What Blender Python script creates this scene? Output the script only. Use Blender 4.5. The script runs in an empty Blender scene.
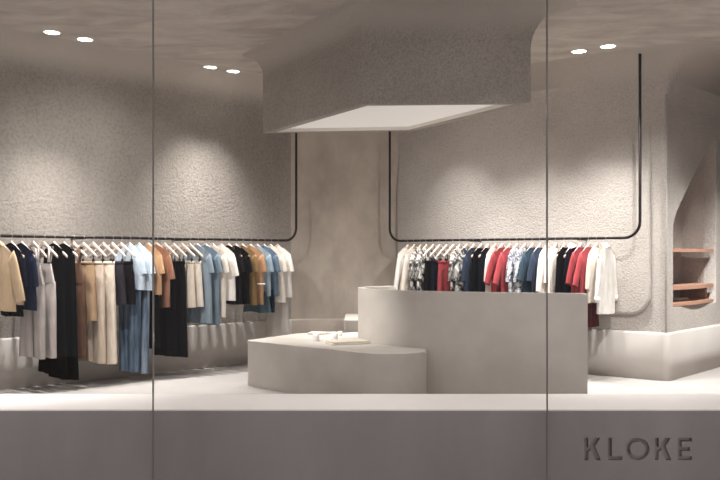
import bpy, bmesh, math, random
from mathutils import Vector, Matrix
rnd = random.Random(7)
PI = math.pi
COL = bpy.context.scene.collection
F, H, EYE = 800.0, 256.0, 1.35           # focal length in px, horizon row, eye height
CEIL = 3.52

# ------------------------------------------------------------------ materials
def nt(name):
    m = bpy.data.materials.new(name); m.use_nodes = True
    t = m.node_tree; b = t.nodes['Principled BSDF']
    return m, t, b
def lin(c):
    return tuple((x/12.92 if x <= .04045 else ((x+.055)/1.055)**2.4) for x in c)
def srgb(r, g, b): return lin((r/255, g/255, b/255)) + (1,)
def N(t, kind, **kw):
    n = t.nodes.new(kind)
    for k, v in kw.items():
        if k in n.inputs: n.inputs[k].default_value = v
        else: setattr(n, k, v)
    return n
def ramp(t, fac, stops):
    r = t.nodes.new('ShaderNodeValToRGB')
    e = r.color_ramp.elements
    while len(e) < len(stops): e.new(.5)
    for el, (p, c) in zip(e, stops): el.position = p; el.color = c
    t.links.new(fac, r.inputs['Fac'])
    return r.outputs['Color']
def coords(t, world, scale=(1,1,1)):
    if world: o = t.nodes.new('ShaderNodeNewGeometry').outputs['Position']
    else: o = t.nodes.new('ShaderNodeTexCoord').outputs['Object']
    mp = t.nodes.new('ShaderNodeMapping'); mp.inputs['Scale'].default_value = scale
    t.links.new(o, mp.inputs['Vector'])
    return mp.outputs['Vector']

def plaster(name, c0, c1, grain=45., gstr=.5, gdist=.012, blotch=1.6, stretch=(1,1,1), rough=.95, speckle=0., top=None, detail=5.):
    m, t, b = nt(name); b.inputs['Roughness'].default_value = rough
    b.inputs['Specular IOR Level'].default_value = .2
    v = coords(t, True, stretch)
    n1 = N(t, 'ShaderNodeTexNoise', Scale=blotch, Detail=6., Roughness=.6, Distortion=(.7 if stretch[1] > 1 else 0.)); t.links.new(v, n1.inputs['Vector'])
    col = ramp(t, n1.outputs['Fac'], [(.3, c0), (.7, c1)])
    v2 = coords(t, True)
    v2.node.inputs['Rotation'].default_value = (.6,.45,.8)
    n2 = N(t, 'ShaderNodeTexNoise', Scale=grain, Detail=detail, Roughness=.68, Distortion=.4); t.links.new(v2, n2.inputs['Vector'])
    if speckle:
        mx = N(t, 'ShaderNodeMix', data_type='RGBA', blend_type='MULTIPLY'); mx.inputs['Factor'].default_value = speckle
        t.links.new(col, mx.inputs['A'])
        sp = ramp(t, n2.outputs['Fac'], [(.38, (.55,.53,.5,1)), (.55, (1,1,1,1))])
        t.links.new(sp, mx.inputs['B']); col = mx.outputs['Result']
    if top:                                  # rough render gives way to trowelled ceiling plaster
        sx = t.nodes.new('ShaderNodeSeparateXYZ'); t.links.new(t.nodes.new('ShaderNodeNewGeometry').outputs['Position'], sx.inputs[0])
        mr = N(t, 'ShaderNodeMapRange', interpolation_type='SMOOTHSTEP'); mr.inputs['From Min'].default_value = top[0]; mr.inputs['From Max'].default_value = top[1]
        t.links.new(sx.outputs['Z'], mr.inputs['Value'])
        m2 = N(t, 'ShaderNodeMix', data_type='RGBA'); t.links.new(mr.outputs['Result'], m2.inputs['Factor'])
        t.links.new(col, m2.inputs['A']); m2.inputs['B'].default_value = srgb(190,181,172); col = m2.outputs['Result']
    t.links.new(col, b.inputs['Base Color'])
    bp = N(t, 'ShaderNodeBump', Strength=gstr, Distance=gdist)
    t.links.new(n2.outputs['Fac'], bp.inputs['Height']); t.links.new(bp.outputs['Normal'], b.inputs['Normal'])
    return m
def simple(name, c, rough=.6, metal=0., spec=.4):
    m, t, b = nt(name)
    b.inputs['Base Color'].default_value = c; b.inputs['Roughness'].default_value = rough
    b.inputs['Metallic'].default_value = metal; b.inputs['Specular IOR Level'].default_value = spec
    return m
def fabric(name, c, rough=.9, sheen=.03, weave=260.):
    m, t, b = nt(name); b.inputs['Roughness'].default_value = rough
    b.inputs['Specular IOR Level'].default_value = .05
    b.inputs['Sheen Weight'].default_value = sheen*(1 if max(c[:3]) > .05 else 0)
    v = coords(t, False)
    n = N(t, 'ShaderNodeTexNoise', Scale=9., Detail=3.); t.links.new(v, n.inputs['Vector'])
    d = tuple(x*.9 for x in c[:3]) + (1,)
    t.links.new(ramp(t, n.outputs['Fac'], [(.35, d), (.65, c)]), b.inputs['Base Color'])
    n2 = N(t, 'ShaderNodeTexNoise', Scale=22., Detail=1.); t.links.new(coords(t, False, (1,1,.22)), n2.inputs['Vector'])
    bp = N(t, 'ShaderNodeBump', Strength=.5, Distance=.022)
    t.links.new(n2.outputs['Fac'], bp.inputs['Height']); t.links.new(bp.outputs['Normal'], b.inputs['Normal'])
    return m
def satin(name, c):
    m = fabric(name, c, .28, .1); m.node_tree.nodes['Principled BSDF'].inputs['Specular IOR Level'].default_value = .8
    for n in m.node_tree.nodes:
        if n.type == 'BUMP': n.inputs['Strength'].default_value = 1.; n.inputs['Distance'].default_value = .05
        if n.type == 'TEX_NOISE' and n.inputs['Scale'].default_value > 15: n.inputs['Scale'].default_value = 12.
    return m
def printed(name, c0, c1, c2, scale=11.):
    m, t, b = nt(name); b.inputs['Roughness'].default_value = .9
    b.inputs['Specular IOR Level'].default_value = .15
    v = coords(t, False)
    n = N(t, 'ShaderNodeTexNoise', Scale=scale, Detail=2., Distortion=1.2); t.links.new(v, n.inputs['Vector'])
    col = ramp(t, n.outputs['Fac'], [(.0, c0), (.45, c0), (.49, c1), (.56, c1), (.6, c2), (1., c2)])
    t.links.new(col, b.inputs['Base Color'])
    return m
def denim(name, c0, c1):
    m, t, b = nt(name); b.inputs['Roughness'].default_value = .9
    b.inputs['Specular IOR Level'].default_value = .15
    v = coords(t, False, (1,1,.12))
    n = N(t, 'ShaderNodeTexNoise', Scale=18., Detail=4.); t.links.new(v, n.inputs['Vector'])
    t.links.new(ramp(t, n.outputs['Fac'], [(.32, c0), (.68, c1)]), b.inputs['Base Color'])
    return m
def wood(name, c0, c1):
    m, t, b = nt(name); b.inputs['Roughness'].default_value = .45
    v = coords(t, False, (3, 14, 14))
    n = N(t, 'ShaderNodeTexNoise', Scale=3., Detail=5.); t.links.new(v, n.inputs['Vector'])
    t.links.new(ramp(t, n.outputs['Fac'], [(.3, c0), (.7, c1)]), b.inputs['Base Color'])
    return m

M = {}
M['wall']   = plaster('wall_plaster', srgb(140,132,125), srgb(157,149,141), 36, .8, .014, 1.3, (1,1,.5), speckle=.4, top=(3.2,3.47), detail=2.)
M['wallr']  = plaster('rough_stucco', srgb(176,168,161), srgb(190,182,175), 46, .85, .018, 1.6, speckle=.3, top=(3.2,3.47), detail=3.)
M['smooth'] = plaster('smooth_plaster', srgb(184,177,171), srgb(194,187,181), 14, .1, .006, 1.4)
M['backw']  = plaster('back_plaster', srgb(158,146,135), srgb(192,180,168), 30, .3, .01, 2.2, (1,1,.55), top=(3.2,3.47))
M['ceil']   = plaster('trowelled_plaster', srgb(174,165,157), srgb(210,201,192), 3.0, .6, .06, 2.0, (.9,1.9,1))
M['box']    = plaster('box_stucco', srgb(168,160,152), srgb(182,174,166), 56, 1., .016, 1.2, speckle=.55, top=(3.22,3.46), detail=3.)
M['coffer'] = plaster('white_plaster', srgb(232,226,218), srgb(238,232,225), 20, .1, .005, 1.)
M['floor']  = plaster('floor_concrete', srgb(150,144,140), srgb(163,157,153), 3., .12, .02, 1.2)
M['sill']   = plaster('sill_concrete', srgb(222,215,212), srgb(230,224,221), 6., .1, .006, 1.5)
M['face']   = plaster('plinth_concrete', srgb(168,162,162), srgb(190,184,183), 5., .2, .006, 1.2, (1,1,.35))
M['podium'] = plaster('podium_concrete', srgb(186,178,170), srgb(202,194,186), 9., .15, .006, 2.4)
M['pave']   = plaster('pavement', srgb(196,182,176), srgb(206,192,186), 60., .4, .006, 2.)
M['rail']   = simple('blackened_steel', srgb(34,27,26), .45, .6)
m, t, b = nt('silicone_joint'); M['joint'] = m
tl = t.nodes.new('ShaderNodeBsdfTranslucent'); tl.inputs['Color'].default_value = (.5,.48,.46,1)
b.inputs['Base Color'].default_value = (.3,.29,.28,1)
ms = t.nodes.new('ShaderNodeMixShader'); ms.inputs[0].default_value = .55
t.links.new(b.outputs[0], ms.inputs[1]); t.links.new(tl.outputs[0], ms.inputs[2]); t.links.new(ms.outputs[0], t.nodes['Material Output'].inputs['Surface'])
M['hanger'] = wood('pale_wood', srgb(194,174,161), srgb(212,193,180))
M['steel']  = simple('hook_steel', srgb(170,165,160), .3, 1.)
M['clip']   = simple('clip_metal', srgb(60,54,52), .4, .8)
M['shelf']  = wood('red_wood', srgb(160,120,100), srgb(182,140,118))
M['cup']    = simple('white_ceramic', srgb(235,230,226), .4)
M['paper']  = simple('paper', srgb(228,220,208), .8)
M['linen']  = fabric('folded_linen', srgb(214,204,190))
M['trimw']  = simple('white_trim', srgb(235,230,225), .5)
def emis(name, c, s):
    m, t, b = nt(name); b.inputs['Emission Color'].default_value = c; b.inputs['Emission Strength'].default_value = s
    b.inputs['Base Color'].default_value = (.68,.66,.64,1)
    return m
M['lamp'] = emis('lamp_lens', (1,.94,.86,1), 14)
M['panel'] = emis('coffer_panel', (1,.95,.9,1), .26)
g, t, b = nt('shop_glass')
t.nodes.remove(b)
out = t.nodes['Material Output']
tr = t.nodes.new('ShaderNodeBsdfTransparent'); tr.inputs['Color'].default_value = (.985,.99,.985,1)
gl = t.nodes.new('ShaderNodeBsdfGlossy'); gl.inputs['Roughness'].default_value = .0
fr = t.nodes.new('ShaderNodeFresnel'); fr.inputs['IOR'].default_value = 1.25
mx = t.nodes.new('ShaderNodeMixShader')
t.links.new(fr.outputs[0], mx.inputs[0]); t.links.new(tr.outputs[0], mx.inputs[1]); t.links.new(gl.outputs[0], mx.inputs[2])
t.links.new(mx.outputs[0], out.inputs['Surface'])
M['glass'] = g
# cloth
CL = {
 'khaki': fabric('khaki_cotton', srgb(172,148,120)), 'brownlining': fabric('brown_lining', srgb(92,62,46)),
 'navy': fabric('navy_knit', srgb(26,33,52)), 'ink': fabric('ink_cotton', srgb(16,18,28)),
 'black': fabric('black_wool', srgb(11,10,11)), 'softblack': fabric('soft_black', srgb(19,16,18)),
 'grey': fabric('grey_linen', srgb(166,157,153)), 'grey2': fabric('pale_grey_linen', srgb(176,167,162)),
 'brown': fabric('brown_crepe', srgb(92,66,52)), 'camel': fabric('camel_twill', srgb(156,128,100)),
 'beige': fabric('beige_cotton', srgb(196,178,160)), 'cream': fabric('cream_cotton', srgb(212,198,182)),
 'char': fabric('charcoal_wool', srgb(46,42,47)), 'paleblue': fabric('pale_blue_chambray', srgb(182,193,204)),
 'skyblue': fabric('sky_chambray', srgb(192,203,214)), 'jean': denim('faded_denim', srgb(64,78,96), srgb(150,164,180)),
 'jean2': denim('blue_denim', srgb(40,52,70), srgb(112,132,152)),
 'gold': satin('gold_satin', srgb(176,136,98)), 'bronze': satin('bronze_satin', srgb(138,94,70)),
 'offwhite': fabric('offwhite_cotton', srgb(216,206,194)), 'white': fabric('white_cotton', srgb(226,220,213)),
 'dustblue': fabric('dusty_blue', srgb(134,147,157)), 'midblue': fabric('mid_blue', srgb(114,129,142)),
 'teal': fabric('teal_cotton', srgb(70,90,98)), 'steelblue': fabric('steel_blue', srgb(88,104,122)),
 'olive': fabric('olive_brown', srgb(120,94,62)), 'tan': fabric('tan_cotton', srgb(164,124,92)), 'straw': fabric('straw_cotton', srgb(220,186,136)),
 'voile': fabric('pale_voile', srgb(206,198,190)),
 'red': fabric('coral_red', srgb(154,64,68)), 'red2': fabric('brick_red', srgb(138,54,57)), 'wine': fabric('wine_red', srgb(80,24,30)),
 'floral': printed('smudged_floral', srgb(226,220,212), srgb(120,116,112), srgb(46,44,48)),
 'brush': printed('brush_print', srgb(60,58,62), srgb(150,146,142), srgb(232,226,220), 9.),
 'fleck': printed('fleck_print', srgb(220,216,216), srgb(150,152,162), srgb(58,60,74), 18.),
 'slate': fabric('slate_teal', srgb(46,62,74)), 'slate2': fabric('slate_blue', srgb(44,52,68)),
 'pinkwhite': fabric('blush_white', srgb(238,222,212)), 'blush': fabric('blush_pink', srgb(232,204,192)),
}

vt = CL['voile'].node_tree; vb = vt.nodes['Principled BSDF']; vb.inputs['Alpha'].default_value = .5
# ------------------------------------------------------------------ helpers
def link(name, bm, mat, parent=None, smooth=True, mats=None):
    bmesh.ops.recalc_face_normals(bm, faces=bm.faces[:])
    me = bpy.data.meshes.new(name); bm.to_mesh(me); bm.free()
    if smooth:
        me.polygons.foreach_set('use_smooth', [True]*len(me.polygons))
    for m in (mats or [mat]): me.materials.append(m)
    o = bpy.data.objects.new(name, me); COL.objects.link(o)
    if parent: o.parent = parent
    return o
def structure(o): o['kind'] = 'structure'; return o
def tag(o, label, cat, group=None):
    o['label'] = label; o['category'] = cat
    if group: o['group'] = group
    return o
def empty(name, loc, rz=0.):
    o = bpy.data.objects.new(name, None); COL.objects.link(o)
    o.location = loc; o.rotation_euler = (0,0,rz); o.empty_display_size = .05
    return o
def box(bm, x0,x1,y0,y1,z0,z1, bev=0., seg=2):
    vs = [bm.verts.new((x,y,z)) for x in (x0,x1) for y in (y0,y1) for z in (z0,z1)]
    fs = [bm.faces.new([vs[i] for i in q]) for q in ((0,1,3,2),(4,6,7,5),(0,4,5,1),(2,3,7,6),(0,2,6,4),(1,5,7,3))]
    if bev:
        es = list({e for f in fs for e in f.edges})
        bmesh.ops.bevel(bm, geom=es, offset=bev, segments=seg, affect='EDGES', profile=.5)
def rounded(pts, radii, n=8):
    """closed plan polygon with filleted corners"""
    out = []; m = len(pts)
    for i in range(m):
        p = Vector(pts[i]); a = (Vector(pts[i-1])-p); c = (Vector(pts[(i+1) % m])-p)
        r = radii[i] if isinstance(radii, (list,tuple)) else radii
        if r <= 0: out.append(p.copy()); continue
        a.normalize(); c.normalize()
        ang = a.angle(c); d = r/math.tan(ang/2)
        p0 = p+a*d; p1 = p+c*d
        bis = (a+c).normalized(); ctr = p+bis*(r/math.sin(ang/2))
        v0 = p0-ctr; v1 = p1-ctr
        sw = v0.angle_signed(v1)
        for k in range(n+1):
            th = -sw*k/n
            out.append(ctr+Vector((v0.x*math.cos(th)-v0.y*math.sin(th), v0.x*math.sin(th)+v0.y*math.cos(th))))
    return out
def fillet_path(pts, radii, n=10):
    """open plan polyline with filleted corners; returns points and owning segment index"""
    out = [(Vector(pts[0]), 0)]
    for i in range(1, len(pts)-1):
        p = Vector(pts[i]); a = (Vector(pts[i-1])-p).normalized(); c = (Vector(pts[i+1])-p).normalized()
        r = radii[i]; ang = a.angle(c); d = r/math.tan(ang/2)
        ctr = p+(a+c).normalized()*(r/math.sin(ang/2))
        v0 = p+a*d-ctr; v1 = p+c*d-ctr; sw = -v0.angle_signed(v1)
        for k in range(n+1):
            th = sw*k/n
            q = ctr+Vector((v0.x*math.cos(th)-v0.y*math.sin(th), v0.x*math.sin(th)+v0.y*math.cos(th)))
            out.append((q, i-1 if k < n/2 else i))
    out.append((Vector(pts[-1]), len(pts)-2))
    return out
def normals(P, closed=False):
    """mitred right-hand normals (towards the room)"""
    res = []; m = len(P)
    for i in range(m):
        ds = []
        if i > 0 or closed: ds.append((P[i]-P[i-1]).normalized())
        if i < m-1 or closed: ds.append((P[(i+1) % m]-P[i]).normalized())
        ns = [Vector((d.y, -d.x)) for d in ds]
        nn = sum(ns, Vector((0,0))).normalized()
        nn = nn / max(.35, nn.dot(ns[0]))
        res.append(nn)
    return res
def sweep(P, prof, closed=False):
    bm = bmesh.new(); nn = normals(P, closed); rows = []
    for p, q in zip(P, nn):
        rows.append([bm.verts.new((p.x+q.x*d, p.y+q.y*d, z)) for d, z in prof])
    m = len(rows)
    for i in range(m if closed else m-1):
        a = rows[i]; c = rows[(i+1) % m]
        for k in range(len(prof)-1):
            bm.faces.new((a[k], a[k+1], c[k+1], c[k]))
    return bm, rows
def prism(pts, z0, z1, bev=0., seg=3):
    bm = bmesh.new()
    lo = [bm.verts.new((p[0],p[1],z0)) for p in pts]; hi = [bm.verts.new((p[0],p[1],z1)) for p in pts]
    bm.faces.new(lo[::-1]); top = bm.faces.new(hi); m = len(pts)
    for i in range(m): bm.faces.new((lo[i], lo[(i+1)%m], hi[(i+1)%m], hi[i]))
    if bev: bmesh.ops.bevel(bm, geom=list(top.edges), offset=bev, segments=seg, affect='EDGES', profile=.5)
    return bm
def tube(bm, pts, r, n=10, cap=True):
    pts = [Vector(p) for p in pts]; rings = []
    ref = None
    for i, p in enumerate(pts):
        d = ((pts[i+1]-p) if i < len(pts)-1 else Vector((0,0,0))) + ((p-pts[i-1]) if i > 0 else Vector((0,0,0)))
        d.normalize()
        if ref is None: ref = d.orthogonal().normalized()
        ref = (ref-d*ref.dot(d)).normalized(); s = d.cross(ref)
        rr = r[i] if isinstance(r, (list,tuple)) else r
        rings.append([bm.verts.new(p+ref*(rr*math.cos(2*PI*k/n))+s*(rr*math.sin(2*PI*k/n))) for k in range(n)])
    for a, c in zip(rings, rings[1:]):
        for k in range(n): bm.faces.new((a[k], a[(k+1)%n], c[(k+1)%n], c[k]))
    if cap: bm.faces.new(rings[0][::-1]); bm.faces.new(rings[-1])
def disc_lathe(bm, prof, n=24, at=(0,0,0)):
    rings = [[bm.verts.new((at[0]+r*math.cos(2*PI*k/n), at[1]+r*math.sin(2*PI*k/n), at[2]+z)) for k in range(n)] for r, z in prof]
    for a, c in zip(rings, rings[1:]):
        for k in range(n): bm.faces.new((a[k], a[(k+1)%n], c[(k+1)%n], c[k]))
    bm.faces.new(rings[0][::-1]); bm.faces.new(rings[-1])
def panel2d(name, loops, thick, bev, mat, matrix, parent=None):
    """flat plate with holes: loops are 2-D outlines, extruded along local z and set by matrix"""
    cu = bpy.data.curves.new(name, 'CURVE'); cu.dimensions = '2D'; cu.fill_mode = 'BOTH'
    cu.extrude = thick/2-bev; cu.bevel_depth = bev; cu.bevel_resolution = 3; cu.offset = -bev
    for lp in loops:
        s = cu.splines.new('POLY'); s.points.add(len(lp)-1); s.use_cyclic_u = True
        for pt, q in zip(s.points, lp): pt.co = (q[0], q[1], 0, 1)
    tmp = bpy.data.objects.new(name+'_outline', cu); COL.objects.link(tmp)
    dg = bpy.context.evaluated_depsgraph_get()
    me = bpy.data.meshes.new_from_object(tmp.evaluated_get(dg))
    bpy.data.objects.remove(tmp); bpy.data.curves.remove(cu)
    me.transform(matrix); me.name = name
    me.materials.clear(); me.materials.append(mat)
    o = bpy.data.objects.new(name, me); COL.objects.link(o)
    if parent: o.parent = parent
    return o
def plane_matrix(origin, ux, uz=Vector((0,0,1))):
    ux = Vector(ux).normalized(); nz = ux.cross(uz).normalized()
    m = Matrix((ux, uz, nz)).transposed().to_4x4(); m.translation = Vector(origin)
    return m
def catmull(P, per=8):
    P = [Vector(p) for p in P]; Q = [P[0]*2-P[1]]+P+[P[-1]*2-P[-2]]; out = []
    for i in range(1, len(Q)-2):
        a,b_,c,d = Q[i-1:i+3]
        for k in range(per):
            t_ = k/per
            out.append(.5*((2*b_)+(c-a)*t_+(2*a-5*b_+4*c-d)*t_*t_+(3*b_-3*c+d-a)*t_**3))
    out.append(P[-1]); return out

# ------------------------------------------------------------------ room shell
dL = Vector((.735,.678)).normalized(); nL = Vector((dL.y,-dL.x))
W1 = Vector((-3.63,8.06)); K1 = Vector((-.924,10.555)); K2 = Vector((.495,10.70)); K3 = Vector((3.316,8.64))
dR = (K3-K2).normalized(); nR = Vector((dR.y,-dR.x)); dT = Vector((.685,.729)).normalized(); nT = Vector((dT.y,-dT.x))
L0 = W1-dL*4.1; K4 = K3+dT*3.2; K5 = Vector((K4.x+.3, 5.45))
REC = .0
K3s = K3+dT*REC*1.01; K2s = K2-nR*REC
RAD = [.5,.5,.55,.5,.45,.5]
def arc_of(R): return [(R-R*math.cos(a), CEIL-R+R*math.sin(a)) for a in [PI/2*k/10 for k in range(11)]]
path = fillet_path([L0,K1,K2s,K3s,K4,K5], [0,.7,.05,.04,.04,0])
P = [p for p,_ in path]
def seg(i):
    idx = [k for k,(p,s) in enumerate(path) if s == i]
    return idx[0], idx[-1]
names = ['wall_left','wall_back','wall_right','wall_return','wall_far_right']
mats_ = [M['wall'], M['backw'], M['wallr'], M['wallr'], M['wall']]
nn_all = normals(P)
for i in range(5):
    a, c = seg(i); c = min(c+1, len(P)-1)
    bm = bmesh.new(); rows = []
    for k in range(a, c+1):
        near = min(range(6), key=lambda j: (Vector([L0,K1,K2s,K3s,K4,K5][j])-P[k]).length)
        pf = ([] if i == 3 else [(0,0),(0,.5),(0,1.2),(0,2.)]) + arc_of(RAD[near])
        rows.append([bm.verts.new((P[k].x+nn_all[k].x*d, P[k].y+nn_all[k].y*d, z)) for d,z in pf])
    for r0, r1 in zip(rows, rows[1:]):
        for k in range(len(pf)-1): bm.faces.new((r0[k], r0[k+1], r1[k+1], r1[k]))
    structure(link(names[i], bm, mats_[i]))
# the rail side of the right wall stands forward as a pad with a round lower corner
PADT = .08; OUT = .055
m_ = plane_matrix((K3.x+nR.x*(OUT-PADT/2), K3.y+nR.y*(OUT-PADT/2), 0), (-dR.x,-dR.y,0))
wlen = (K3-K2).length
pad = rounded([(.165,.70),(wlen-.02,.70),(wlen-.02,3.3),(.165,3.3)], [.22,0,0,0], 12)
pad = [Vector(p) for p in pad]; dense = []
for i,p in enumerate(pad):
    q = pad[(i+1)%len(pad)]; dense.append(p)
    if abs(q.y-p.y) > .5: dense += [p.lerp(q,k/24) for k in range(1,24)]
tr_ = structure(panel2d('trim_3', [dense], PADT, .036, M['wallr'], m_))
for v in tr_.data.vertices:                  # it dies away into the wall higher up
    f_ = min(1, max(0, (v.co.z-1.9)/1.3)); f_ = f_*f_*(3-2*f_)
    v.co.x -= nR.x*f_*(OUT+.01); v.co.y -= nR.y*f_*(OUT+.01)
# return wall with the leaf-shaped niche opening
m_ = plane_matrix((K3.x-nT.x*.08, K3.y-nT.y*.08, 0), (dT.x,dT.y,0))
hole = [(.17,.79),(.17,1.62)] + [tuple(p) for p in catmull([(.18,1.70),(.26,1.82),(.44,1.99),(.70,2.22),(.95,2.42),(1.22,2.62),(1.42,2.76)],5)] + [(1.47,2.70),(1.47,.79)]
structure(panel2d('wall_niche_surround', [[(.0,.0),(3.2,.0),(3.2,3.4),(.0,3.4)], hole], .16, .012, M['wallr'], m_))
# niche interior
bm = bmesh.new(); bd = .42
hp = hole
fr_ = []; bk_ = []
for u,z in hp:
    p = K3+dT*u-nT*.15; fr_.append(bm.verts.new((p.x,p.y,z)))
    p = K3+dT*u-nT*bd; bk_.append(bm.verts.new((p.x,p.y,z)))
for i in range(len(hp)): j=(i+1)%len(hp); bm.faces.new((fr_[i],fr_[j],bk_[j],bk_[i]))
bm.faces.new(bk_)
structure(link('wall_niche', bm, M['wallr'], smooth=False))
# skirting
SK = .03
skp = [(0,.0),(SK,0.),(SK,.25),(SK,.495),(SK-.008,.512),(SK-.02,.519),(-.03,.522)]
skpath = fillet_path([L0,K1,K2,K3,K4,K5], [0,.7,.05,.05,.06,0])
SP = [p for p,_ in skpath]; nn_s = normals(SP)
for i,nm in enumerate(['baseboard_left','baseboard_back','baseboard_right','baseboard_return','baseboard_far_right']):
    idx = [k for k,(p,s) in enumerate(skpath) if s == i]; a, c = idx[0], min(idx[-1]+1, len(SP)-1)
    bm = bmesh.new()
    rows = [[bm.verts.new((SP[k].x+nn_s[k].x*d, SP[k].y+nn_s[k].y*d, z)) for d,z in skp] for k in range(a,c+1)]
    for r0,r1 in zip(rows,rows[1:]):
        for k in range(len(skp)-1): bm.faces.new((r0[k],r0[k+1],r1[k+1],r1[k]))
    structure(link(nm, bm, M['smooth'] if i != 1 else M['backw']))
GY = 5.86                                   # glass line
SF, SB, SZ = 5.94, 6.67, .20                # plinth front, back, top
plan = [(L0.x-.3,SB-.05),(K5.x+.3,SB-.05)] + [(K5.x+.3,11.6),(-7,11.6)]
bm = bmesh.new(); vs = [bm.verts.new((x,y,0)) for x,y in plan]; bm.faces.new(vs)
structure(link('floor', bm, M['floor'], smooth=False))
# ceiling: a flat plate left open where the coffer rises through it
A,B,C_,D_ = Vector((-1.064,8.686)), Vector((.0175,7.0)), Vector((1.49,6.93)), Vector((.564,8.51))
BZ = 2.68
outer = rounded([A,D_,C_,B], .012, 3)       # clockwise from above: right-hand normal points outside the room side
outer = [Vector(p) for p in outer]
ar = sum(outer[i].x*outer[(i+1)%len(outer)].y-outer[(i+1)%len(outer)].x*outer[i].y for i in range(len(outer)))
if ar < 0: outer.reverse()                  # anticlockwise -> right-hand normal points outwards
nO = normals(outer, True)
FR = .20
innerpoly = [p-n*.5 for p,n in zip(outer,nO)]
m_ = Matrix.Translation((0,0,CEIL+.05))
structure(panel2d('ceiling', [[(-7.2,5.3),(7.,5.3),(7.,11.8),(-7.2,11.8)], [tuple(p-n*.02) for p,n in zip(outer,nO)]], .1, .0, M['ceil'], m_))
# coffer: rough outer skin flaring into the ceiling, rim, bright inside
RIM = .085
pf = [(-RIM,BZ),(-.012,BZ),(0,BZ+.012)] + [(0,BZ+.3)] + [(FR-FR*math.cos(a), CEIL-FR+FR*math.sin(a)) for a in [PI/2*k/8 for k in range(9)]]
bm = bmesh.new(); rows = []
FRS = {0:.22, 1:.3, 2:.38, 3:.2}
for p, q in zip(outer, nO):
    near = min(range(4), key=lambda j: (Vector([A,D_,C_,B][j])-p).length); fr = FRS[near]
    pr = [(-.004,BZ),(0,BZ+.006),(0,BZ+.25)] + [(fr-fr*math.cos(a), CEIL-fr+fr*math.sin(a)) for a in [PI/2*k/10 for k in range(11)]]
    rows.append([bm.verts.new((p.x+q.x*d, p.y+q.y*d, z)) for d,z in pr])
for i in range(len(rows)):
    a = rows[i]; c = rows[(i+1) % len(rows)]
    for k in range(len(a)-1): bm.faces.new((a[k],a[k+1],c[k+1],c[k]))
quad = [A,D_,C_,B]
if sum(quad[i].x*quad[(i+1)%4].y-quad[(i+1)%4].x*quad[i].y for i in range(4)) < 0: quad.reverse()
inq = [p-n*RIM for p,n in zip(quad, normals(quad, True))]
iv = [bm.verts.new((p.x,p.y,BZ)) for p in inq]
own = [min(range(4), key=lambda j: (quad[j]-p).length) for p in outer]
for i in range(len(rows)):
    j = (i+1) % len(rows); f = [rows[i][0], rows[j][0], iv[own[j]]]
    if own[i] != own[j]: f.append(iv[own[i]])
    bm.faces.new(f)
cof = structure(link('ceiling_coffer', bm, M['box']))
bm, rows = sweep(inq, [(0,BZ),(0,BZ+.04)], True)
structure(link('coffer_lining', bm, M['coffer'], cof))
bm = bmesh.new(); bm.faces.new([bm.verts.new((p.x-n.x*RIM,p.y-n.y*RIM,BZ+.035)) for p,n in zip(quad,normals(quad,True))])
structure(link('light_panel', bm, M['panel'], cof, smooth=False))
# front plinth with recessed lettering, glass line, pavement
bm = bmesh.new()
box(bm, -7,7, SF+.05,SB, -.5,SZ, 0)
sill = structure(link('window_plinth', bm, M['sill'], smooth=False))
px = SF/F
def letter(ch, x, w, h, s):
    """outer outline and optional inner outline in pixels of the letter cell, origin bottom-left"""
    if ch == 'L': return [[(0,0),(w,0),(w,s),(s,s),(s,h),(0,h)]]
    if ch == 'E': return [[(0,0),(w,0),(w,s),(s,s),(s,(h-s)/2),(w*.86,(h-s)/2),(w*.86,(h+s)/2),(s,(h+s)/2),(s,h-s),(w,h-s),(w,h),(0,h)]]
    if ch == 'K': return [[(0,0),(s,0),(s,h*.36),(s*1.75,h*.48),(w-s*1.35,0),(w,0),(s*2.75,h*.62),(w-.6,h),(w-s*1.45-.6,h),(s,h*.56),(s,h),(0,h)]]
    n = 28; c = (w/2,h/2)
    return [[(c[0]+w/2*math.cos(2*PI*k/n), c[1]+h/2*math.sin(2*PI*k/n)) for k in range(n)],
            [(c[0]+(w/2-s)*math.cos(2*PI*k/n), c[1]+(h/2-s)*math.sin(2*PI*k/n)) for k in range(n)]]
loops = [[(-7,-.5),(7,-.5),(7,SZ),(-7,SZ)]]
sign = empty('engraved_sign', (2.05, SF+.02, -.17))
tag(sign, 'five capital letters cut into the grey plinth face below the window', 'sign')
x0s = [(584.5,16.5,'K'),(608,14.5,'L'),(626,23.5,'O'),(655,16.5,'K'),(678,14,'E')]
for x, w, ch in x0s:
    ox = (x-360)*px; oz = EYE-(460.3-H)*px; hgt = 22.5
    lps = [[(ox+a*px, oz+c*px) for a,c in lp] for lp in letter(ch, x, w, hgt, 3.9)]
    loops += lps
    mm = plane_matrix((0,SF+.044,0),(1,0,0)) 
    L_ = panel2d('letter', lps, .006, 0, M['face'], Matrix.Translation(-sign.location) @ mm, sign)
pl = panel2d('plinth_face', loops, .05, 0, M['face'], plane_matrix((0,SF+.025,0),(1,0,0)), sill)
structure(pl)
bm = bmesh.new(); bm.faces.new([bm.verts.new(v) for v in ((-9,-3,-.5),(9,-3,-.5),(9,SF,-.5),(-9,SF,-.5))])
structure(link('pavement', bm, M['pave'], smooth=False))
xs = [-6.6, (153.2-360)*GY/F, (547-360)*GY/F, 6.6]
for i in range(3):
    bm = bmesh.new(); box(bm, xs[i]+.006, xs[i+1]-.006, GY-.005, GY+.005, -.5, CEIL)
    structure(link('window_%d' % (i+1), bm, M['glass'], smooth=False))
for i in (1,2):
    bm = bmesh.new(); box(bm, xs[i]-.0055, xs[i]+.0055, GY-.006, GY+.006, -.5, CEIL)
    structure(link('trim_%d' % (i+1), bm, M['joint'], smooth=False))

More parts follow.
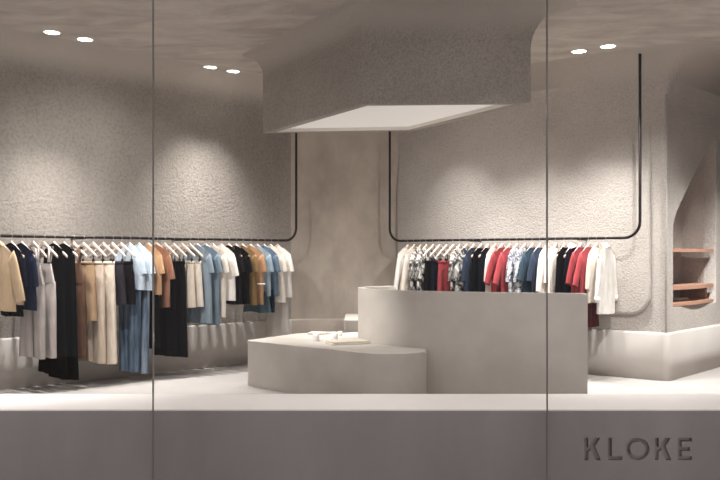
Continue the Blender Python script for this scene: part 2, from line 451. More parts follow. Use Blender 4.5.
# ------------------------------------------------------------------ counter, podium, bench
PZ = .467; CZ = 1.014
cc = catmull([Vector(v) for v in ((2.04,7.17),(1.38,7.33),(.70,7.60),(.34,7.85),(.085,8.12),(-.02,8.45),(.06,8.78),(.36,9.05))], 8)
# right-hand normal of this direction (moving left, then back) points into the desk
ncc = normals(cc)
TH = .075
outl = [p.copy() for p in cc]; inn = [p+n*TH for p,n in zip(cc,ncc)]
test = (inn[10]-outl[10])
if test.y < 0: inn = [p-n*TH for p,n in zip(cc,ncc)]
ctr_ = empty('service_counter', (1.0,7.7,0))
tag(ctr_, 'tall curved pale plaster sales counter behind the low podium', 'counter')
off = Matrix.Translation((-1.0,-7.7,0))
bm = prism(outl+inn[::-1], 0, CZ, .022, 3); bm.transform(off); link('curved_front', bm, M['podium'], ctr_, smooth=False)
ins = [p+(q-p)*1.0 for p,q in zip(outl,inn)]
bm = prism([Vector(v) for v in ins]+[Vector((.75,8.9)),Vector((2.06,7.78))], .74, .78, .004, 1)
bm.transform(off); link('worktop', bm, M['podium'], ctr_, smooth=False)
for a,c in (((1.93,7.36),(2.04,7.74)),):
    d = (Vector(c)-Vector(a)).normalized(); n = Vector((d.y,-d.x))*.03
    bm = prism([Vector(a)-n,Vector(a)+n,Vector(c)+n,Vector(c)-n], 0, .74); bm.transform(off); link('end_panel', bm, M['podium'], ctr_, smooth=False)
# low display podium wraps the counter's foot
i0 = min(range(len(cc)), key=lambda i: (cc[i]-Vector((.66,7.70))).length)
i1 = min(range(len(cc)), key=lambda i: (cc[i]-Vector((.0,8.65))).length)
edge = [outl[i] + (outl[i]-inn[i]).normalized()*.004 for i in range(i0,i1+1)]
corner = rounded([(-.53,9.4),(-1.205,8.36),(.38,6.965),(.67,7.52)], [.25,.1,.40,.0], 18)
corner = corner[:-1]
pts = corner + edge + [Vector((-.02,9.35))]
bm = prism(pts, 0, PZ, .026, 4)
pod = link('display_podium', bm, M['podium'], smooth=False)
tag(pod, 'low pale plaster display podium in front of the curved counter', 'podium')
bm = prism(rounded([(-.19,9.4),(.2,9.4),(.2,10.45),(-.19,10.42)], [.03,.03,.03,.03], 4), 0, .6, .012, 2)
bench = link('plaster_bench', bm, M['podium'], smooth=False)
tag(bench, 'low plaster bench block against the back wall behind the counter', 'bench')

# ------------------------------------------------------------------ podium objects
def at_top(x, y, z):                         # point on a level surface seen at a pixel
    D = (EYE-z)*F/(y-H); return Vector(((x-360)*D/F, D, z))
for (x,y,lab,r,h) in ((316.2,341,'small white tumbler, leftmost and nearest the podium edge',.035,.078),
                  (334.6,341.4,'small white tumbler beside the folded beige cloth',.036,.085),
                  (340,335.8,'smallest white tumbler, at the back by the counter',.026,.05)):
    p = at_top(x,y,PZ)
    root = empty('tumbler', p); tag(root, lab, 'cup', 'tumblers on the podium')
    bm = bmesh.new(); disc_lathe(bm, [(r*.85,0),(r*.95,.004),(r,h*.5),(r,h),(r-.005,h),(r-.006,h*.6),(r*.6,h*.55)], 20)
    link('body', bm, M['cup'], root)
    bm = bmesh.new(); disc_lathe(bm, [(r-.0075,h*.62),(r-.0075,h*.66),(r*.3,h*.665)], 20)
    link('filling', bm, M['paper'], root)
def slab(name, p, w, d, h, rz, mat, lab, cat, layers=1, group=None, puff=.006):
    root = empty(name, p, rz); tag(root, lab, cat, group)
    for k in range(layers):
        bm = bmesh.new(); s = 1-.03*k
        box(bm, -w/2*s, w/2*s, -d/2*s, d/2*s, h*k/layers+.0005, h*(k+1)/layers-.0005, min(puff,h/layers*.45), 3)
        bm.transform(Matrix.Rotation(.04*k,4,'Z'))
        link('layer' if layers > 1 else 'sheet', bm, mat, root)
    return root
slab('folded_cloth', at_top(347.5,343.6,PZ), .40, .25, .035, math.radians(20), M['linen'], 'folded beige cloth lying flat at the podium front edge', 'cloth', 2, puff=.009)
slab('tray', at_top(318,334.0,PZ), .20, .16, .022, math.radians(-12), M['paper'], 'low white tray behind the left tumbler on the podium', 'tray', 1)
slab('folded_paper', at_top(330,333.4,PZ), .17, .13, .014, math.radians(12), M['paper'], 'thin sheaf of white paper behind the middle tumbler', 'paper', 2, puff=.002)
p = at_top(355,341,PZ); bm = bmesh.new(); disc_lathe(bm, [(.009,0),(.013,.004),(.013,.014),(.008,.02)], 12, p)
tag(link('trinket_dish', bm, M['linen']), 'tiny beige pot on the podium between cloth and counter', 'pot')

# ------------------------------------------------------------------ niche shelves and contents
def shelf_at(z, th, u0, u1, depth, bulge, lab):
    o = K3+dT*u0
    root_pts = []
    n = 12
    for k in range(n+1):
        u = u0+(u1-u0)*k/n; q = K3+dT*u-nT*(.02-bulge*math.sin(PI*k/n)); root_pts.append(q)
    for u in (u1,u0): root_pts.append(K3+dT*u-nT*depth)
    bm = prism(root_pts, z, z+th, .006, 2)
    return tag(link('wall_shelf', bm, M['shelf'], smooth=False), lab, 'shelf', 'wooden niche shelves')
shelf_at(1.395,.038,.19,1.45,.412,.05, 'reddish wooden shelf, topmost in the right-hand niche')
shelf_at(.975,.045,.19,1.45,.412,.05, 'reddish wooden shelf in the middle of the niche')
shelf_at(.796,.035,.19,1.45,.412,.05, 'lowest reddish wooden shelf forming the floor of the niche')
q0 = K3+dT*1.425-nT*.10; q1 = K3+dT*1.425-nT*.41
w = dT*.016
bm = prism([q0-w,q0+w,q1+w,q1-w], .832, .974)
tag(link('end_board', bm, M['shelf'], smooth=False), 'upright wooden end board between the two lower niche shelves', 'board')
for k,(u,w_,h_,lab) in enumerate(((.30,.16,.035,'white folded cloth, lower of two, on the lowest niche shelf'),(.30,.15,.03,'white folded cloth on top of the pile in the niche'))):
    q = K3+dT*u-nT*.22
    slab('folded_cloth', (q.x,q.y,.8315+.036*k), w_, .2, h_, math.atan2(dT.y,dT.x), M['linen'], lab, 'cloth', 1, 'folded cloths in the niche', puff=.008)
q = K3+dT*.85-nT*.25
slab('folded_cloth', (q.x,q.y,.8315), .3, .2, .03, math.atan2(dT.y,dT.x), M['linen'], 'flat pale cloth in the middle of the lowest niche shelf', 'cloth', 1, 'folded cloths in the niche', puff=.008)

# ------------------------------------------------------------------ rails
RZ = EYE+.195
RO = .35
def ray_hit(o, d, xpix):
    k = (xpix-360)/F                          # point o+d*t whose x/y equals k
    t_ = (k*o.y-o.x)/(d.x-k*d.y); return o+d*t_
oL = W1+nL*RO; oR = K3+nR*(RO-.02)
EL = ray_hit(oL,dL,296.2); ER0 = ray_hit(oR,dR,389.8); ER1 = ray_hit(oR,dR,640)
def bend(c, d0, d1, r, n=10):                 # quarter bend at corner c from direction d0 to d1
    p0 = c-d0*r; ctr = p0+d1*r
    return [ctr-d1*(r*math.cos(a))+d0*(r*math.sin(a)) for a in [PI/2*k/n for k in range(n+1)]]
UP = Vector((0,0,1))
def v3(p,z): return Vector((p.x,p.y,z))
rr = .0155
SL = W1-dL*3.6+nL*RO
base = v3(SL,RZ)
rootL = empty('clothes_rail', base)
tag(rootL, 'long black steel clothes rail along the left wall, bent up to ceiling', 'rail', 'black clothes rails')
d3 = Vector((dL.x,dL.y,0))
ptsL = [v3(SL,RZ)] + bend(v3(EL,RZ), d3, UP, .17) + [v3(EL,CEIL-.002)]
bm = bmesh.new(); tube(bm, [p-base for p in ptsL], rr, 12); link('rail_tube', bm, M['rail'], rootL)
for x in (85,188):
    q = ray_hit(oL,dL,x); bm = bmesh.new()
    a = v3(q,RZ-.012)-base; tube(bm, [a, a+Vector((-nL.x,-nL.y,0))*(RO-.004)+Vector((0,0,-.0))], .009, 8); link('wall_bracket', bm, M['rail'], rootL)
base = v3(ER0,RZ)
rootR = empty('clothes_rail', base)
tag(rootR, 'black steel clothes rail on the right wall, bent up at both ends', 'rail', 'black clothes rails')
d3 = Vector((dR.x,dR.y,0))
ptsR = [v3(ER0,CEIL-.002)] + bend(v3(ER0,RZ), -UP, d3, .16) + bend(v3(ER1,RZ), d3, UP, .17) + [v3(ER1,CEIL-.002)]
bm = bmesh.new(); tube(bm, [p-base for p in ptsR], rr, 12); link('rail_tube', bm, M['rail'], rootR)
for x in (470,578):
    q = ray_hit(oR,dR,x); bm = bmesh.new()
    a = v3(q,RZ-.012)-base; tube(bm, [a, a+Vector((-nR.x,-nR.y,0))*(RO+.02)], .009, 8); link('wall_bracket', bm, M['rail'], rootR)

# ------------------------------------------------------------------ hangers
def zc(x):                                   # hanger centre line below the rail
    a = abs(x); return -.080 - .66*(math.sqrt(a*a+.0012)-.0346)
def hanger_body_bm():
    bm = bmesh.new(); n = 22; rows = []
    for i in range(n+1):
        x = -.218+.436*i/n; a = abs(x)/.218
        hh = .021-.008*a; th = .009-.002*a
        top = zc(x)+hh+.016*math.exp(-(x/.022)**2); bot = zc(x)-hh
        rows.append([bm.verts.new(v) for v in ((x,-th*.6,top),(x,th*.6,top),(x,th,top-.006),(x,th,bot+.006),(x,th*.6,bot),(x,-th*.6,bot),(x,-th,bot+.006),(x,-th,top-.006))])
    for a,c in zip(rows,rows[1:]):
        for k in range(8): bm.faces.new((a[k],a[(k+1)%8],c[(k+1)%8],c[k]))
    bm.faces.new(rows[0]); bm.faces.new(rows[-1][::-1])
    return bm
def hook_bm():
    bm = bmesh.new(); r = .0195
    pts = [(0,0,-.062),(0,0,-.045)] + [(r*math.sin(a)*1., 0, -r*math.cos(a)*1.) for a in [0.25+ (PI*1.35-.25)*k/10 for k in range(11)]]
    tube(bm, pts, .0022, 6); return bm
def clip_bm(s):
    bm = bmesh.new(); x = s*.165; zt = zc(x)-.008
    box(bm, x-.009,x+.009,-.011,.011,-.262,-.226,.002,1); box(bm, x-.003,x+.003,-.003,.003,-.228,zt,0); return bm
proto = {}
def make_hanger(mw, label, group, clips):
    root = empty('clothes_hanger', (0,0,0)); root.matrix_world = mw
    tag(root, label, 'hanger', group)
    if not proto:
        for key, bm in (('wooden_body',hanger_body_bm()),('hook',hook_bm()),('c1',clip_bm(-1)),('c2',clip_bm(1))):
            proto[key] = link('clip' if key[0]=='c' else key, bm, M['hanger'] if key=='wooden_body' else M['steel'] if key=='hook' else M['clip'])
        for o in proto.values(): COL.objects.unlink(o)
    for key in ['wooden_body','hook'] + (['c1','c2'] if clips else []):
        o = proto[key].copy(); COL.objects.link(o); o.parent = root
    return root

# ------------------------------------------------------------------ garments (local x across the shoulders, +x to the room; z=0 at the rail)
def ztop(x, neck=.07):
    return zc(x)+.026
def sheet_tube(rows_fn, nu=14, nv=14):
    """closed cloth tube from rows_fn(u,v,side)->(x,y,z)"""
    bm = bmesh.new(); rows = []
    for j in range(nv+1):
        v = j/nv; ring = []
        for i in range(nu+1): ring.append(bm.verts.new(rows_fn(-1+2*i/nu, v, 1)))
        for i in range(nu-1,0,-1): ring.append(bm.verts.new(rows_fn(-1+2*i/nu, v, -1)))
        rows.append(ring)
    m = len(rows[0])
    for a,c in zip(rows,rows[1:]):
        for k in range(m): bm.faces.new((a[k],a[(k+1)%m],c[(k+1)%m],c[k]))
    return bm
def top_body(L, w, hem, depth, seed, vneck=.05, fold=.010, curve=0.):
    r = random.Random(seed); ph = r.uniform(0,6); k1 = r.uniform(1.6,2.6); k2 = r.uniform(3.,4.5)
    def fn(u,v,s):
        W = w+(hem-w)*v; x = u*W
        zt = ztop(u*w)
        if abs(u*w) < .075: zt -= (1-(u*w/.075)**2)*(vneck if s*1 > 0 else .012)
        z0 = zt; z1 = -.1-L-curve*(1-u*u)*-1
        z = z0+(z1-z0)*(v**1.0)
        d = (.0115+(depth-.0115)*min(1,v*3.2))
        y = s*d*math.sqrt(max(0,1-abs(u)**3)) 
        y += fold*v*(math.sin(k1*PI*u+ph)+.6*math.sin(k2*PI*u+2*ph))
        z += .006*v*math.sin(3*u+ph)
        return (x,y,z)
    return sheet_tube(fn)
def sleeve_bm(s, L, w, seed, wid=.075, bell=.0, lean=.33, dep=.026):
    r = random.Random(seed+s); bm = bmesh.new(); n = 14; rows = []
    x0 = s*(w-.045); z0 = ztop(w-.045)-.055
    nv = max(5,int(L/.05))
    for j in range(nv+1):
        v = j/nv; ang = lean*(1-.45*v)
        if j == 0: px_, pz_ = x0, z0
        else: px_ += s*math.sin(ang)*L/nv; pz_ -= math.cos(ang)*L/nv
        a = wid*(1-.18*v)+bell*v; d = dep*(1-.1*v)
        if j == 0: d *= .45
        ca, sa = math.cos(ang+.35*(1-v)), math.sin(ang+.35*(1-v))
        ring = []
        for k in range(n):
            th = 2*PI*k/n; du = a*math.cos(th)*.62; dy = d*math.sin(th)*(1+.15*math.sin(5*v+3*th+r.random()))
            ring.append(bm.verts.new((px_+s*du*ca, dy, pz_+du*sa+.004*math.sin(9*v))))
        rows.append(ring)
    for a,c in zip(rows,rows[1:]):
        for k in range(n): bm.faces.new((a[k],a[(k+1)%n],c[(k+1)%n],c[k]))
    bm.faces.new(rows[0])
    return bm, (px_,pz_)
def collar_bm(stand=.03, wid=.078):
    bm = bmesh.new(); n = 20; lo=[]; hi=[]; hi2=[]; lo2=[]
    for k in range(n):
        th = 2*PI*k/n; x = wid*math.cos(th); y = .022*math.sin(th)
        z = ztop(x)-.006-(.02*max(0,math.sin(th)))
        lo.append(bm.verts.new((x,y,z-.012))); hi.append(bm.verts.new((x*.92,y*.95,z+stand*.55)))
        hi2.append(bm.verts.new((x*1.0,y*1.25,z+stand*.5))); lo2.append(bm.verts.new((x*1.15,y*1.5,z-.014)))
    for a,c in ((lo,hi),(hi,hi2),(hi2,lo2)):
        for k in range(n): bm.faces.new((a[k],a[(k+1)%n],c[(k+1)%n],c[k]))
    return bm
def leg_bm(s, ztp, L, wt, wh, depth, seed, gap=.004, crease=.012):
    r = random.Random(seed*3+s); ph = r.uniform(0,6)
    def fn(u,v,sd):
        t_ = (u+1)/2
        rise = min(1,v*L/.26)
        xin = s*gap*(1 if v*L > .24 else .3); W = wt+(wh-wt)*v
        xo = s*W
        if wh > wt*.8: xi = xin
        else: xi = s*(gap+(.5*(wt-wh))*max(0,v-.3)*.6)
        x = xi+(xo-xi)*(t_ if s > 0 else 1-t_)
        d = .012+(depth-.012)*min(1,v*4)
        y = sd*d*math.sqrt(max(0,1-abs(u)**3))+crease*v*math.sin(2.4*u+ph)+.5*crease*v*math.sin(6*u+2*ph)
        return (x,y,ztp-L*v+.004*math.sin(2*u+ph)*v)
    return sheet_tube(fn, 9, 14)
def band_bm(ztp, h, w, d=.0145):
    bm = bmesh.new(); n = 24; rows=[]
    for z,sx in ((ztp-h,1.0),(ztp-h,1.03),(ztp-h*.5,1.04),(ztp,1.03),(ztp,1.0)):
        rows.append([bm.verts.new((w*sx*math.copysign(abs(math.cos(2*PI*k/n))**.7,math.cos(2*PI*k/n)), d*sx*math.sin(2*PI*k/n), z)) for k in range(n)])
    for a,c in zip(rows,rows[1:]):
        for k in range(n): bm.faces.new((a[k],a[(k+1)%n],c[(k+1)%n],c[k]))
    return bm
def skirt_bm(ztp, L, wt, wh, depth, seed, fold=.014):
    r = random.Random(seed); ph = r.uniform(0,6)
    def fn(u,v,s):
        W = wt+(wh-wt)*v; d = .012+(depth-.012)*min(1,v*3)
        y = s*d*math.sqrt(max(0,1-abs(u)**3))+fold*v*(math.sin(5*u+ph)+.5*math.sin(11*u))
        return (u*W, y, ztp-L*v+.006*math.sin(4*u+ph)*v)
    return sheet_tube(fn)
def straps_bm(s, z0):
    bm = bmesh.new()
    pts = [(s*.085,.012,z0),(s*.10,.012,z0+.06),(s*.115,.015,ztop(.115)+.006),(s*.115,-.015,ztop(.115)+.006),(s*.09,-.012,z0)]
    rows = []
    for x,y,z in pts: rows.append([bm.verts.new((x-.016,y,z)),bm.verts.new((x+.016,y,z)),bm.verts.new((x+.016,y*1.15,z+.003)),bm.verts.new((x-.016,y*1.15,z+.003))])
    for a,c in zip(rows,rows[1:]):
        for k in range(4): bm.faces.new((a[k],a[(k+1)%4],c[(k+1)%4],c[k]))
    return bm
WT = -.25
CLIP_KINDS = {'trousers','shorts','skirt'}
def make_garment(g, mw, seed, group):
    k = g['k']; mat = CL[g['m']]
    root = empty(g.get('n', k), (0,0,0)); root.matrix_world = mw
    tag(root, g['label'], g.get('cat', k.replace('_',' ')), group)
    if k in ('trousers','shorts'):
        L = g['L']; w = g.get('w',.185)
        link('waistband', band_bm(WT,.035,w,.015), CL[g.get('bm', g['m'])], root)
        for s in (-1,1): link('leg', leg_bm(s, WT-.03, L-.03, w, g.get('hem',.21), g.get('d',.034), seed), mat, root)
    elif k == 'skirt':
        link('waistband', band_bm(WT,.035,.18,.015), mat, root)
        link('skirt_panel', skirt_bm(WT-.03, g['L']-.03, .18, g.get('hem',.24), .036, seed), mat, root)
    elif k == 'dungarees':
        zb = -.27
        for s in (-1,1):
            link('strap', straps_bm(s, zb+.01), mat, root)
        bib = skirt_bm(zb, .2, .12, .19, .02, seed, .004); link('bib', bib, mat, root)
        for s in (-1,1): link('leg', leg_bm(s, zb-.18, g['L']-.38, .19, g.get('hem',.21), .034, seed), mat, root)
    else:
        L = g['L']; w = g.get('w',.215); hem = g.get('hem',.235)
        b_ = link('body', top_body(L, w, hem, g.get('d',.034), seed, g.get('vneck',.05), g.get('fold',.014)), mat, root)
        sl = g.get('s','short')
        if sl != 'none':
            for s in (-1,1):
                sb, end = sleeve_bm(s, {'short':.20,'half':.30,'long':.56}[sl] if not g.get('sL') else g['sL'], w, seed, g.get('sw',.078 if sl!='long' else .07), g.get('bell',.0), g.get('lean',.42 if sl=='short' else .25))
                so = link('sleeve', sb, mat, root)
                if sl == 'long':
                    cb = bmesh.new(); disc_lathe(cb, [(.033,-.03),(.036,-.03),(.036,.03),(.033,.03)], 14)
                    cb.transform(Matrix.Translation((end[0],0,end[1]+.01)) @ Matrix.Diagonal((1.05,.72,1,1)))
                    link('cuff', cb, mat, so)
        if g.get('collar'): link('collar', collar_bm(), CL[g.get('cm', g['m'])], root)
        if g.get('stripe'):
            zs = -.1-L*.62; link('stripe', band_bm(zs,.02,w+(hem-w)*.62+.006,.05), CL[g['stripe']], root)
        if 'low' in g:
            lk, lm, ll = g['low']; z0 = -.1-L+.12
            if lk == 'legs':
                for s in (-1,1): link('trouser_leg', leg_bm(s, z0, ll, .18, g.get('lhem',.19), .03, seed+5), CL[lm], root)
            else: link('skirt_panel', skirt_bm(z0, ll, .17, g.get('lhem',.22), .03, seed+5), CL[lm], root)
    return root

LEFT = [
 dict(k='jacket', m='khaki', L=.62, w=.225, hem=.25, s='long', sL=.46, sw=.14, lean=.5, collar=1, d=.05, vneck=.2, label='khaki jacket with full long sleeves, leftmost on the left rail', d_='khaki jacket'),
 dict(k='t_shirt', m='ink', L=.60, s='half', label='black top with loose sleeves right beside the khaki jacket', low=('legs','black',.2), d_='black top by the khaki jacket', cat='top', n='top'),
 dict(k='t_shirt', m='navy', L=.62, s='half', label='navy blue top between black top and pale grey dungarees', d_='navy top', cat='top', n='top'),
 dict(k='dungarees', m='grey', L=1.13, label='grey linen dungarees beside the navy top', d_='grey dungarees by the navy top'),
 dict(k='dungarees', m='grey2', L=1.13, label='pale grey dungarees directly left of the long black trousers', d_='pale grey dungarees'),
 dict(k='dress', m='black', L=1.28, w=.17, hem=.25, s='none', vneck=.10, label='long black jumpsuit next to the pale grey dungarees', d_='black jumpsuit', n='jumpsuit', cat='jumpsuit'),
 dict(k='dress', m='black', L=1.34, w=.17, hem=.25, s='none', vneck=.10, label='longest black jumpsuit, left of the brown dress', d_='longest black jumpsuit', n='jumpsuit', cat='jumpsuit'),
 dict(k='dungarees', m='brown', L=1.16, hem=.2, label='brown dungarees between black jumpsuit and camel shorts', d_='brown dungarees'),
 dict(k='shorts', m='camel', L=.60, hem=.23, label='long camel shorts hanging between brown dungarees and beige trousers', d_='camel shorts'),
 dict(k='trousers', m='beige', L=1.05, label='beige wide trousers just right of the camel shorts', d_='beige trousers'),
 dict(k='trousers', m='cream', L=1.07, label='cream wide trousers left of the charcoal shorts', d_='cream trousers'),
 dict(k='shorts', m='char', L=.46, hem=.22, label='charcoal shorts next to the cream trousers', d_='charcoal shorts by the cream trousers'),
 dict(k='shorts', m='softblack', L=.46, hem=.22, label='darker charcoal shorts next to the pale blue jumpsuit', d_='darker charcoal shorts'),
 dict(k='jumpsuit', m='paleblue', L=.46, s='short', low=('legs','jean2',1.0), lhem=.14, label='pale blue jumpsuit with denim legs, beside the charcoal shorts', d_='pale blue jumpsuit'),
 dict(k='jumpsuit', m='skyblue', L=.46, s='short', low=('legs','jean',1.02), lhem=.14, label='light sky blue jumpsuit with faded denim legs, left of gold blouse', d_='sky blue jumpsuit'),
 dict(k='blouse', m='gold', L=.52, s='short', fold=.022, low=('legs','black',.70), label='gold satin blouse over black trousers beside the sky blue jumpsuit', d_='gold satin blouse'),
 dict(k='blouse', m='bronze', L=.66, s='short', fold=.022, sL=.26, label='bronze satin blouse with short sleeves, left of black trousers', d_='bronze satin blouse'),
 dict(k='trousers', m='black', L=1.05, hem=.2, label='black trousers just right of the bronze satin blouse', d_='black trousers by the bronze blouse'),
 dict(k='trousers', m='softblack', L=1.07, hem=.23, label='wide black trousers left of the cream shorts', d_='wide black trousers'),
 dict(k='shorts', m='cream', L=.52, hem=.22, label='cream shorts hanging next to the wide black trousers', d_='cream shorts by the black trousers'),
 dict(k='shorts', m='offwhite', L=.52, hem=.22, label='off-white shorts hanging next to the dusty blue tee', d_='off-white shorts'),
 dict(k='dress', m='dustblue', L=.86, s='short', label='dusty blue tee dress beside the off-white shorts', d_='dusty blue dress'),
 dict(k='dress', m='midblue', L=.88, s='short', label='mid blue tee dress left of the long white tee', d_='mid blue dress'),
 dict(k='dress', m='offwhite', L=.80, s='short', label='long off-white tee beside the mid blue tee dress', d_='long off-white tee', n='t_shirt', cat='t-shirt'),
 dict(k='t_shirt', m='white', L=.62, s='short', sL=.24, label='bright white tee left of the two black tees', d_='bright white tee', cat='t-shirt'),
 dict(k='t_shirt', m='softblack', L=.66, s='short', label='black tee next to the bright white tee', d_='black tee by the white tee', cat='t-shirt'),
 dict(k='t_shirt', m='black', L=.66, s='short', label='black tee next to the olive brown tee', d_='black tee by the olive tee', cat='t-shirt'),
 dict(k='t_shirt', m='olive', L=.68, s='short', label='olive brown tee between black tee and tan tee', d_='olive brown tee', cat='t-shirt'),
 dict(k='t_shirt', m='tan', L=.68, s='short', stripe='offwhite', collar=0, label='tan tee with one pale stripe near its hem', d_='striped tan tee', cat='t-shirt'),
 dict(k='dress', m='dustblue', L=.58, s='short', low=('skirt','teal',.32), label='pale blue tee above a teal skirt, right of the tan tee', d_='blue tee with teal skirt'),
 dict(k='dress', m='steelblue', L=.58, s='short', low=('legs','navy',.32), label='steel blue tee above navy shorts, left of the white tees', d_='steel blue tee'),
 dict(k='t_shirt', m='offwhite', L=.66, s='short', label='off-white tee next to the steel blue tee', d_='off-white tee', cat='t-shirt'),
 dict(k='dress', m='white', L=.60, s='short', low=('skirt','voile',.62), label='white tee dress with long sheer skirt, last on the left rail', d_='sheer white dress'),
]
RIGHT = [
 dict(k='blouse', m='white', L=.72, s='long', label='white long-sleeved blouse at the far left end of the right rail', d_='leftmost white blouse'),
 dict(k='blouse', m='offwhite', L=.74, s='long', label='off-white blouse, second from the left end of the right rail', d_='off-white blouse'),
 dict(k='blouse', m='floral', L=.70, s='half', label='smudged floral blouse beside the off-white blouse', d_='smudged floral blouse'),
 dict(k='dress', m='floral', L=.95, s='half', label='smudged floral dress directly left of the black trousers', d_='smudged floral dress'),
 dict(k='trousers', m='black', L=1.0, label='black trousers right of the smudged floral dress', d_='black trousers by the floral dress'),
 dict(k='trousers', m='ink', L=1.0, label='inky black trousers left of the coral trousers', d_='inky black trousers'),
 dict(k='trousers', m='red', L=1.0, label='coral red trousers next to the inky black trousers', d_='coral red trousers'),
 dict(k='trousers', m='red2', L=1.0, label='brick red trousers left of the brush print blouse', d_='brick red trousers'),
 dict(k='blouse', m='floral', L=.66, s='half', low=('skirt','brush',.5), label='white and grey print blouse right of the brick red trousers', d_='white and grey print blouse'),
 dict(k='blouse', m='brush', L=.80, s='half', label='brush print blouse in grey and white left of navy top', d_='brush print blouse'),
 dict(k='blouse', m='slate2', L=.62, s='half', low=('skirt','ink',.5), label='navy blouse beside the brush print blouse', d_='navy blouse'),
 dict(k='dress', m='black', L=1.0, s='none', label='sleeveless black dress right of the navy blouse', d_='sleeveless black dress'),
 dict(k='dress', m='ink', L=1.0, s='none', label='sleeveless ink blue dress left of the blush white dress', d_='ink blue dress'),
 dict(k='dress', m='pinkwhite', L=1.0, s='half', label='blush white dress left of the red shirts', d_='blush white dress'),
 dict(k='shirt', m='red2', L=.62, s='half', sL=.36, lean=.62, sw=.10, low=('skirt','wine',.5), label='brick red shirt beside the blush white dress', d_='brick red shirt'),
 dict(k='shirt', m='red', L=.66, s='half', sL=.36, lean=.62, sw=.10, low=('skirt','black',.5), label='coral red shirt left of the flecked blouses', d_='coral red shirt'),
 dict(k='blouse', m='fleck', L=.70, s='half', label='flecked grey blouse next to the coral red shirt', d_='flecked blouse by the red shirt'),
 dict(k='blouse', m='fleck', L=.82, s='half', label='flecked grey tunic next to the slate teal shirt', d_='flecked grey tunic'),
 dict(k='shirt', m='slate', L=.56, s='half', lean=.5, sw=.09, low=('legs','black',.8), label='slate teal shirt over black trousers beside the flecked tunic', d_='slate teal shirt'),
 dict(k='shirt', m='slate2', L=.56, s='half', lean=.5, sw=.09, low=('legs','ink',.8), label='dark slate blue shirt left of the white blouse', d_='dark slate blue shirt'),
 dict(k='blouse', m='white', L=.62, s='half', sL=.4, low=('skirt','pinkwhite',.5), label='white blouse right of the dark slate blue shirt', d_='white blouse by the slate shirt'),
 dict(k='dress', m='pinkwhite', L=.60, s='half', fold=.02, low=('skirt','blush',.55), label='gathered white dress with blush skirt beside the glass joint', d_='gathered white dress'),
 dict(k='dress', m='black', L=.95, s='none', label='black dress right of the gathered white dress', d_='black dress by the gathered white dress'),
 dict(k='dress', m='ink', L=.95, s='none', collar=1, cm='white', label='ink dress with white collar left of the red shirts', d_='ink dress with white collar'),
 dict(k='shirt', m='red2', L=.60, s='half', sL=.34, lean=.62, sw=.10, low=('skirt','black',.4), label='brick red shirt over black skirt right of the white collared dress', d_='brick red shirt over black'),
 dict(k='shirt', m='red', L=.62, s='half', sL=.36, lean=.62, sw=.10, low=('skirt','wine',.38), label='coral red shirt over a wine red skirt near the rail end', d_='coral shirt over wine skirt'),
 dict(k='blouse', m='offwhite', L=.60, s='half', sL=.36, label='off-white blouse, second from the right end of the right rail', d_='off-white blouse near the right end'),
 dict(k='shirt', m='white', L=.72, s='long', sL=.48, collar=1, label='long white shirt at the right end of the right rail', d_='long white shirt'),
]
def hang(items, o, d, n, x0, x1, group, seed0, turn=0.):
    p0 = ray_hit(o,d,x0); p1 = ray_hit(o,d,x1); m = len(items)
    ang = math.atan2(n.y,n.x)+turn
    for i,g in enumerate(items):
        f = i/(m-1); r = random.Random(seed0+i)
        p = p0+(p1-p0)*f + d*r.uniform(-.006,.006)
        mw = Matrix.Translation((p.x,p.y,RZ)) @ Matrix.Rotation(ang+math.radians(r.uniform(-2,2)),4,'Z')
        clips = g['k'] in CLIP_KINDS
        make_garment(g, mw, seed0+i, 'garments on the %s rail' % group)
        make_hanger(mw, 'pale wooden hanger carrying the %s' % (g['d_']+(' on the %s rail' % group)), 'wooden hangers on the %s rail' % group, clips)
hang(LEFT, oL, dL, nL, 0, 277.5, 'left', 100, math.radians(13))
hang(RIGHT, oR, dR, nR, 408, 606, 'right', 300, math.radians(-4))

# ------------------------------------------------------------------ ceiling lamps
def cpt(x,y): D = (CEIL-EYE)*F/(H-y); return Vector(((x-360)*D/F, D))
WARM = (1,.985,.968)
def lamp(p, label, watts, size=76, blend=1., aim=None):
    root = empty('ceiling_light', (p.x,p.y,CEIL-.006)); tag(root, label, 'ceiling light', 'recessed ceiling lights')
    bm = bmesh.new(); n = 28
    rings = [[bm.verts.new((r*math.cos(2*PI*k/n), r*math.sin(2*PI*k/n), z)) for k in range(n)] for r,z in ((.088,.006),(.086,-.001),(.074,-.003),(.070,.003))]
    for a,c in zip(rings,rings[1:]):
        for k in range(n): bm.faces.new((a[k],a[(k+1)%n],c[(k+1)%n],c[k]))
    link('trim_ring', bm, M['trimw'], root)
    bm = bmesh.new(); disc_lathe(bm, [(.070,.004),(.070,.001),(.03,.0005)], 28); link('lens', bm, M['lamp'], root)
    L = bpy.data.lights.new('downlight', 'SPOT'); L.energy = watts; L.spot_size = math.radians(size); L.spot_blend = blend
    L.color = WARM; L.shadow_soft_size = .035
    lo = bpy.data.objects.new('downlight', L); COL.objects.link(lo); lo.parent = root; lo.location = (0,0,-.02)
    if aim is not None:
        v = Vector(aim)-Vector((p.x,p.y,CEIL)); lo.rotation_euler = v.to_track_quat('-Z','Y').to_euler()
WL = 400
def wall_aim(p, o, d, n, z=1.15):
    q = p+n*((o-p).dot(n)-.1); return (q.x,q.y,z)
for (x,y,lab) in ((52,32,'round ceiling light, leftmost of all above the khaki jacket'),(85,39,'round ceiling light just right of the leftmost one'),
                  (210,67,'round ceiling light left of the hanging coffer, left of its pair'),(233,71,'round ceiling light closest to the left side of the coffer')):
    p = cpt(x,y); lamp(p, lab, WL*(.75 if x > 150 else .95), 70, 1.)
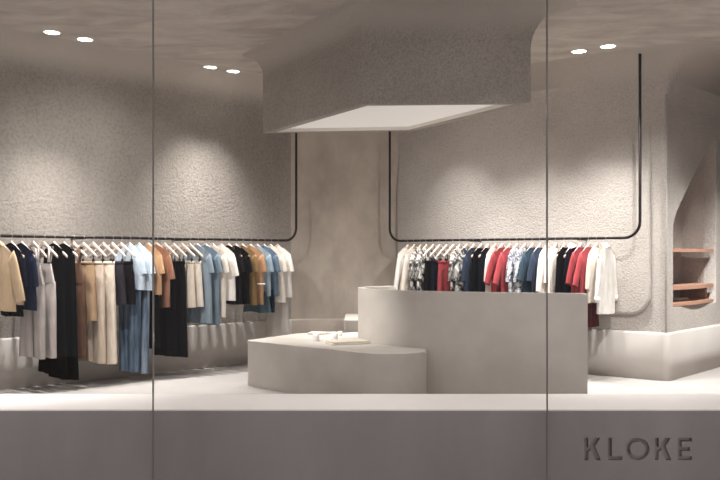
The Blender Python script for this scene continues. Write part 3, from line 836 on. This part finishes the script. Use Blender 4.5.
for (x,y,lab) in ((579,51,'round ceiling light right of the coffer, left of its pair'),(608,46,'rightmost round ceiling light beside the right rail end')):
    p = cpt(x,y); lamp(p, lab, WL*.95, 70, 1.)
for x,lab in ((-3.1,'front left'),(-1.0,'front middle left'),(1.1,'front middle right'),(3.1,'front right')):
    lamp(Vector((x,6.35)), 'unseen ceiling light added above the window plinth, %s' % lab, WL*.42, 80)  # added out of view to brighten the plinth and counter front
for (x,tx,ty,tz,pw,cn,lab) in ((-2.2,-2.9,8.9,1.5,.9,62,'aimed at the left rail'),(-2.4,-1.35,10.0,1.25,.6,36,'aimed at the far end of the left rail'),
                      (-2.75,-.02,8.4,.74,2.1,22,'aimed at the round end of the counter'),
                      (2.3,1.2,9.9,1.4,.65,46,'aimed at the middle of the right rail'),(2.6,3.0,8.8,1.0,1.1,56,'aimed at the right rail end')):
    lamp(Vector((x,5.98)), 'unseen ceiling light added close behind the glass, %s' % lab, WL*pw, cn, 1., (tx,ty,tz))  # added aimed fill lamps out of view, for rails, walls and counter end
p = Vector((.95,9.55)); lamp(p, 'unseen ceiling light added behind the hanging coffer, above the counter end', WL*.6, 70, 1.)  # lamps behind the coffer are added to lift the right wall
p = Vector((1.75,8.86)); lamp(p, 'unseen ceiling light added behind the hanging coffer, nearest the glass joint', WL*.8, 70, 1.)
p = Vector((1.0,9.3)); lamp(p, 'unseen ceiling light added behind the hanging coffer, left of its pair', WL*.7, 70, 1.)
p = Vector((1.38,9.05)); lamp(p, 'unseen ceiling light added behind the hanging coffer, right of its pair', WL*.7, 70, 1.)
lamp(Vector((-.62,9.2)), 'unseen ceiling light added behind the hanging coffer, facing the back wall', WL*.38, 84, 1.)  # added out of sight to lift the back wall
lamp(Vector((4.4,7.85)), 'unseen ceiling light added past the right edge facing the niche, nearer the window', WL*1.2, 70, 1., (4.0,8.6,.0))  # lamps past the right edge are added to brighten niche and return wall
lamp(Vector((4.95,8.5)), 'unseen ceiling light added past the right edge facing the niche, farther back', WL*1.2, 70, 1., (4.5,9.2,0.))
p = Vector((-4.15,6.85)); lamp(p, 'unseen ceiling light added past the left edge above the left rail', WL*.95, 70, 1.)  # added outside the view to brighten the near end of the left rail
# ------------------------------------------------------------------ world, camera
w = bpy.data.worlds.new('street'); bpy.context.scene.world = w; w.use_nodes = True
bg = w.node_tree.nodes['Background']; bg.inputs['Color'].default_value = (1,.94,.96,1); bg.inputs['Strength'].default_value = .62
cam = bpy.data.cameras.new('camera'); cam.lens = 40; cam.sensor_width = 36; cam.shift_y = 16/720
co = bpy.data.objects.new('camera', cam); COL.objects.link(co); co.location = (0,0,EYE); co.rotation_euler = (PI/2,0,0)
sc = bpy.context.scene; sc.camera = co
sc.view_settings.view_transform = 'Standard'; sc.view_settings.look = 'None'
sc.view_settings.gamma = 1; sc.view_settings.use_curve_mapping = False
sc.view_settings.exposure = .05
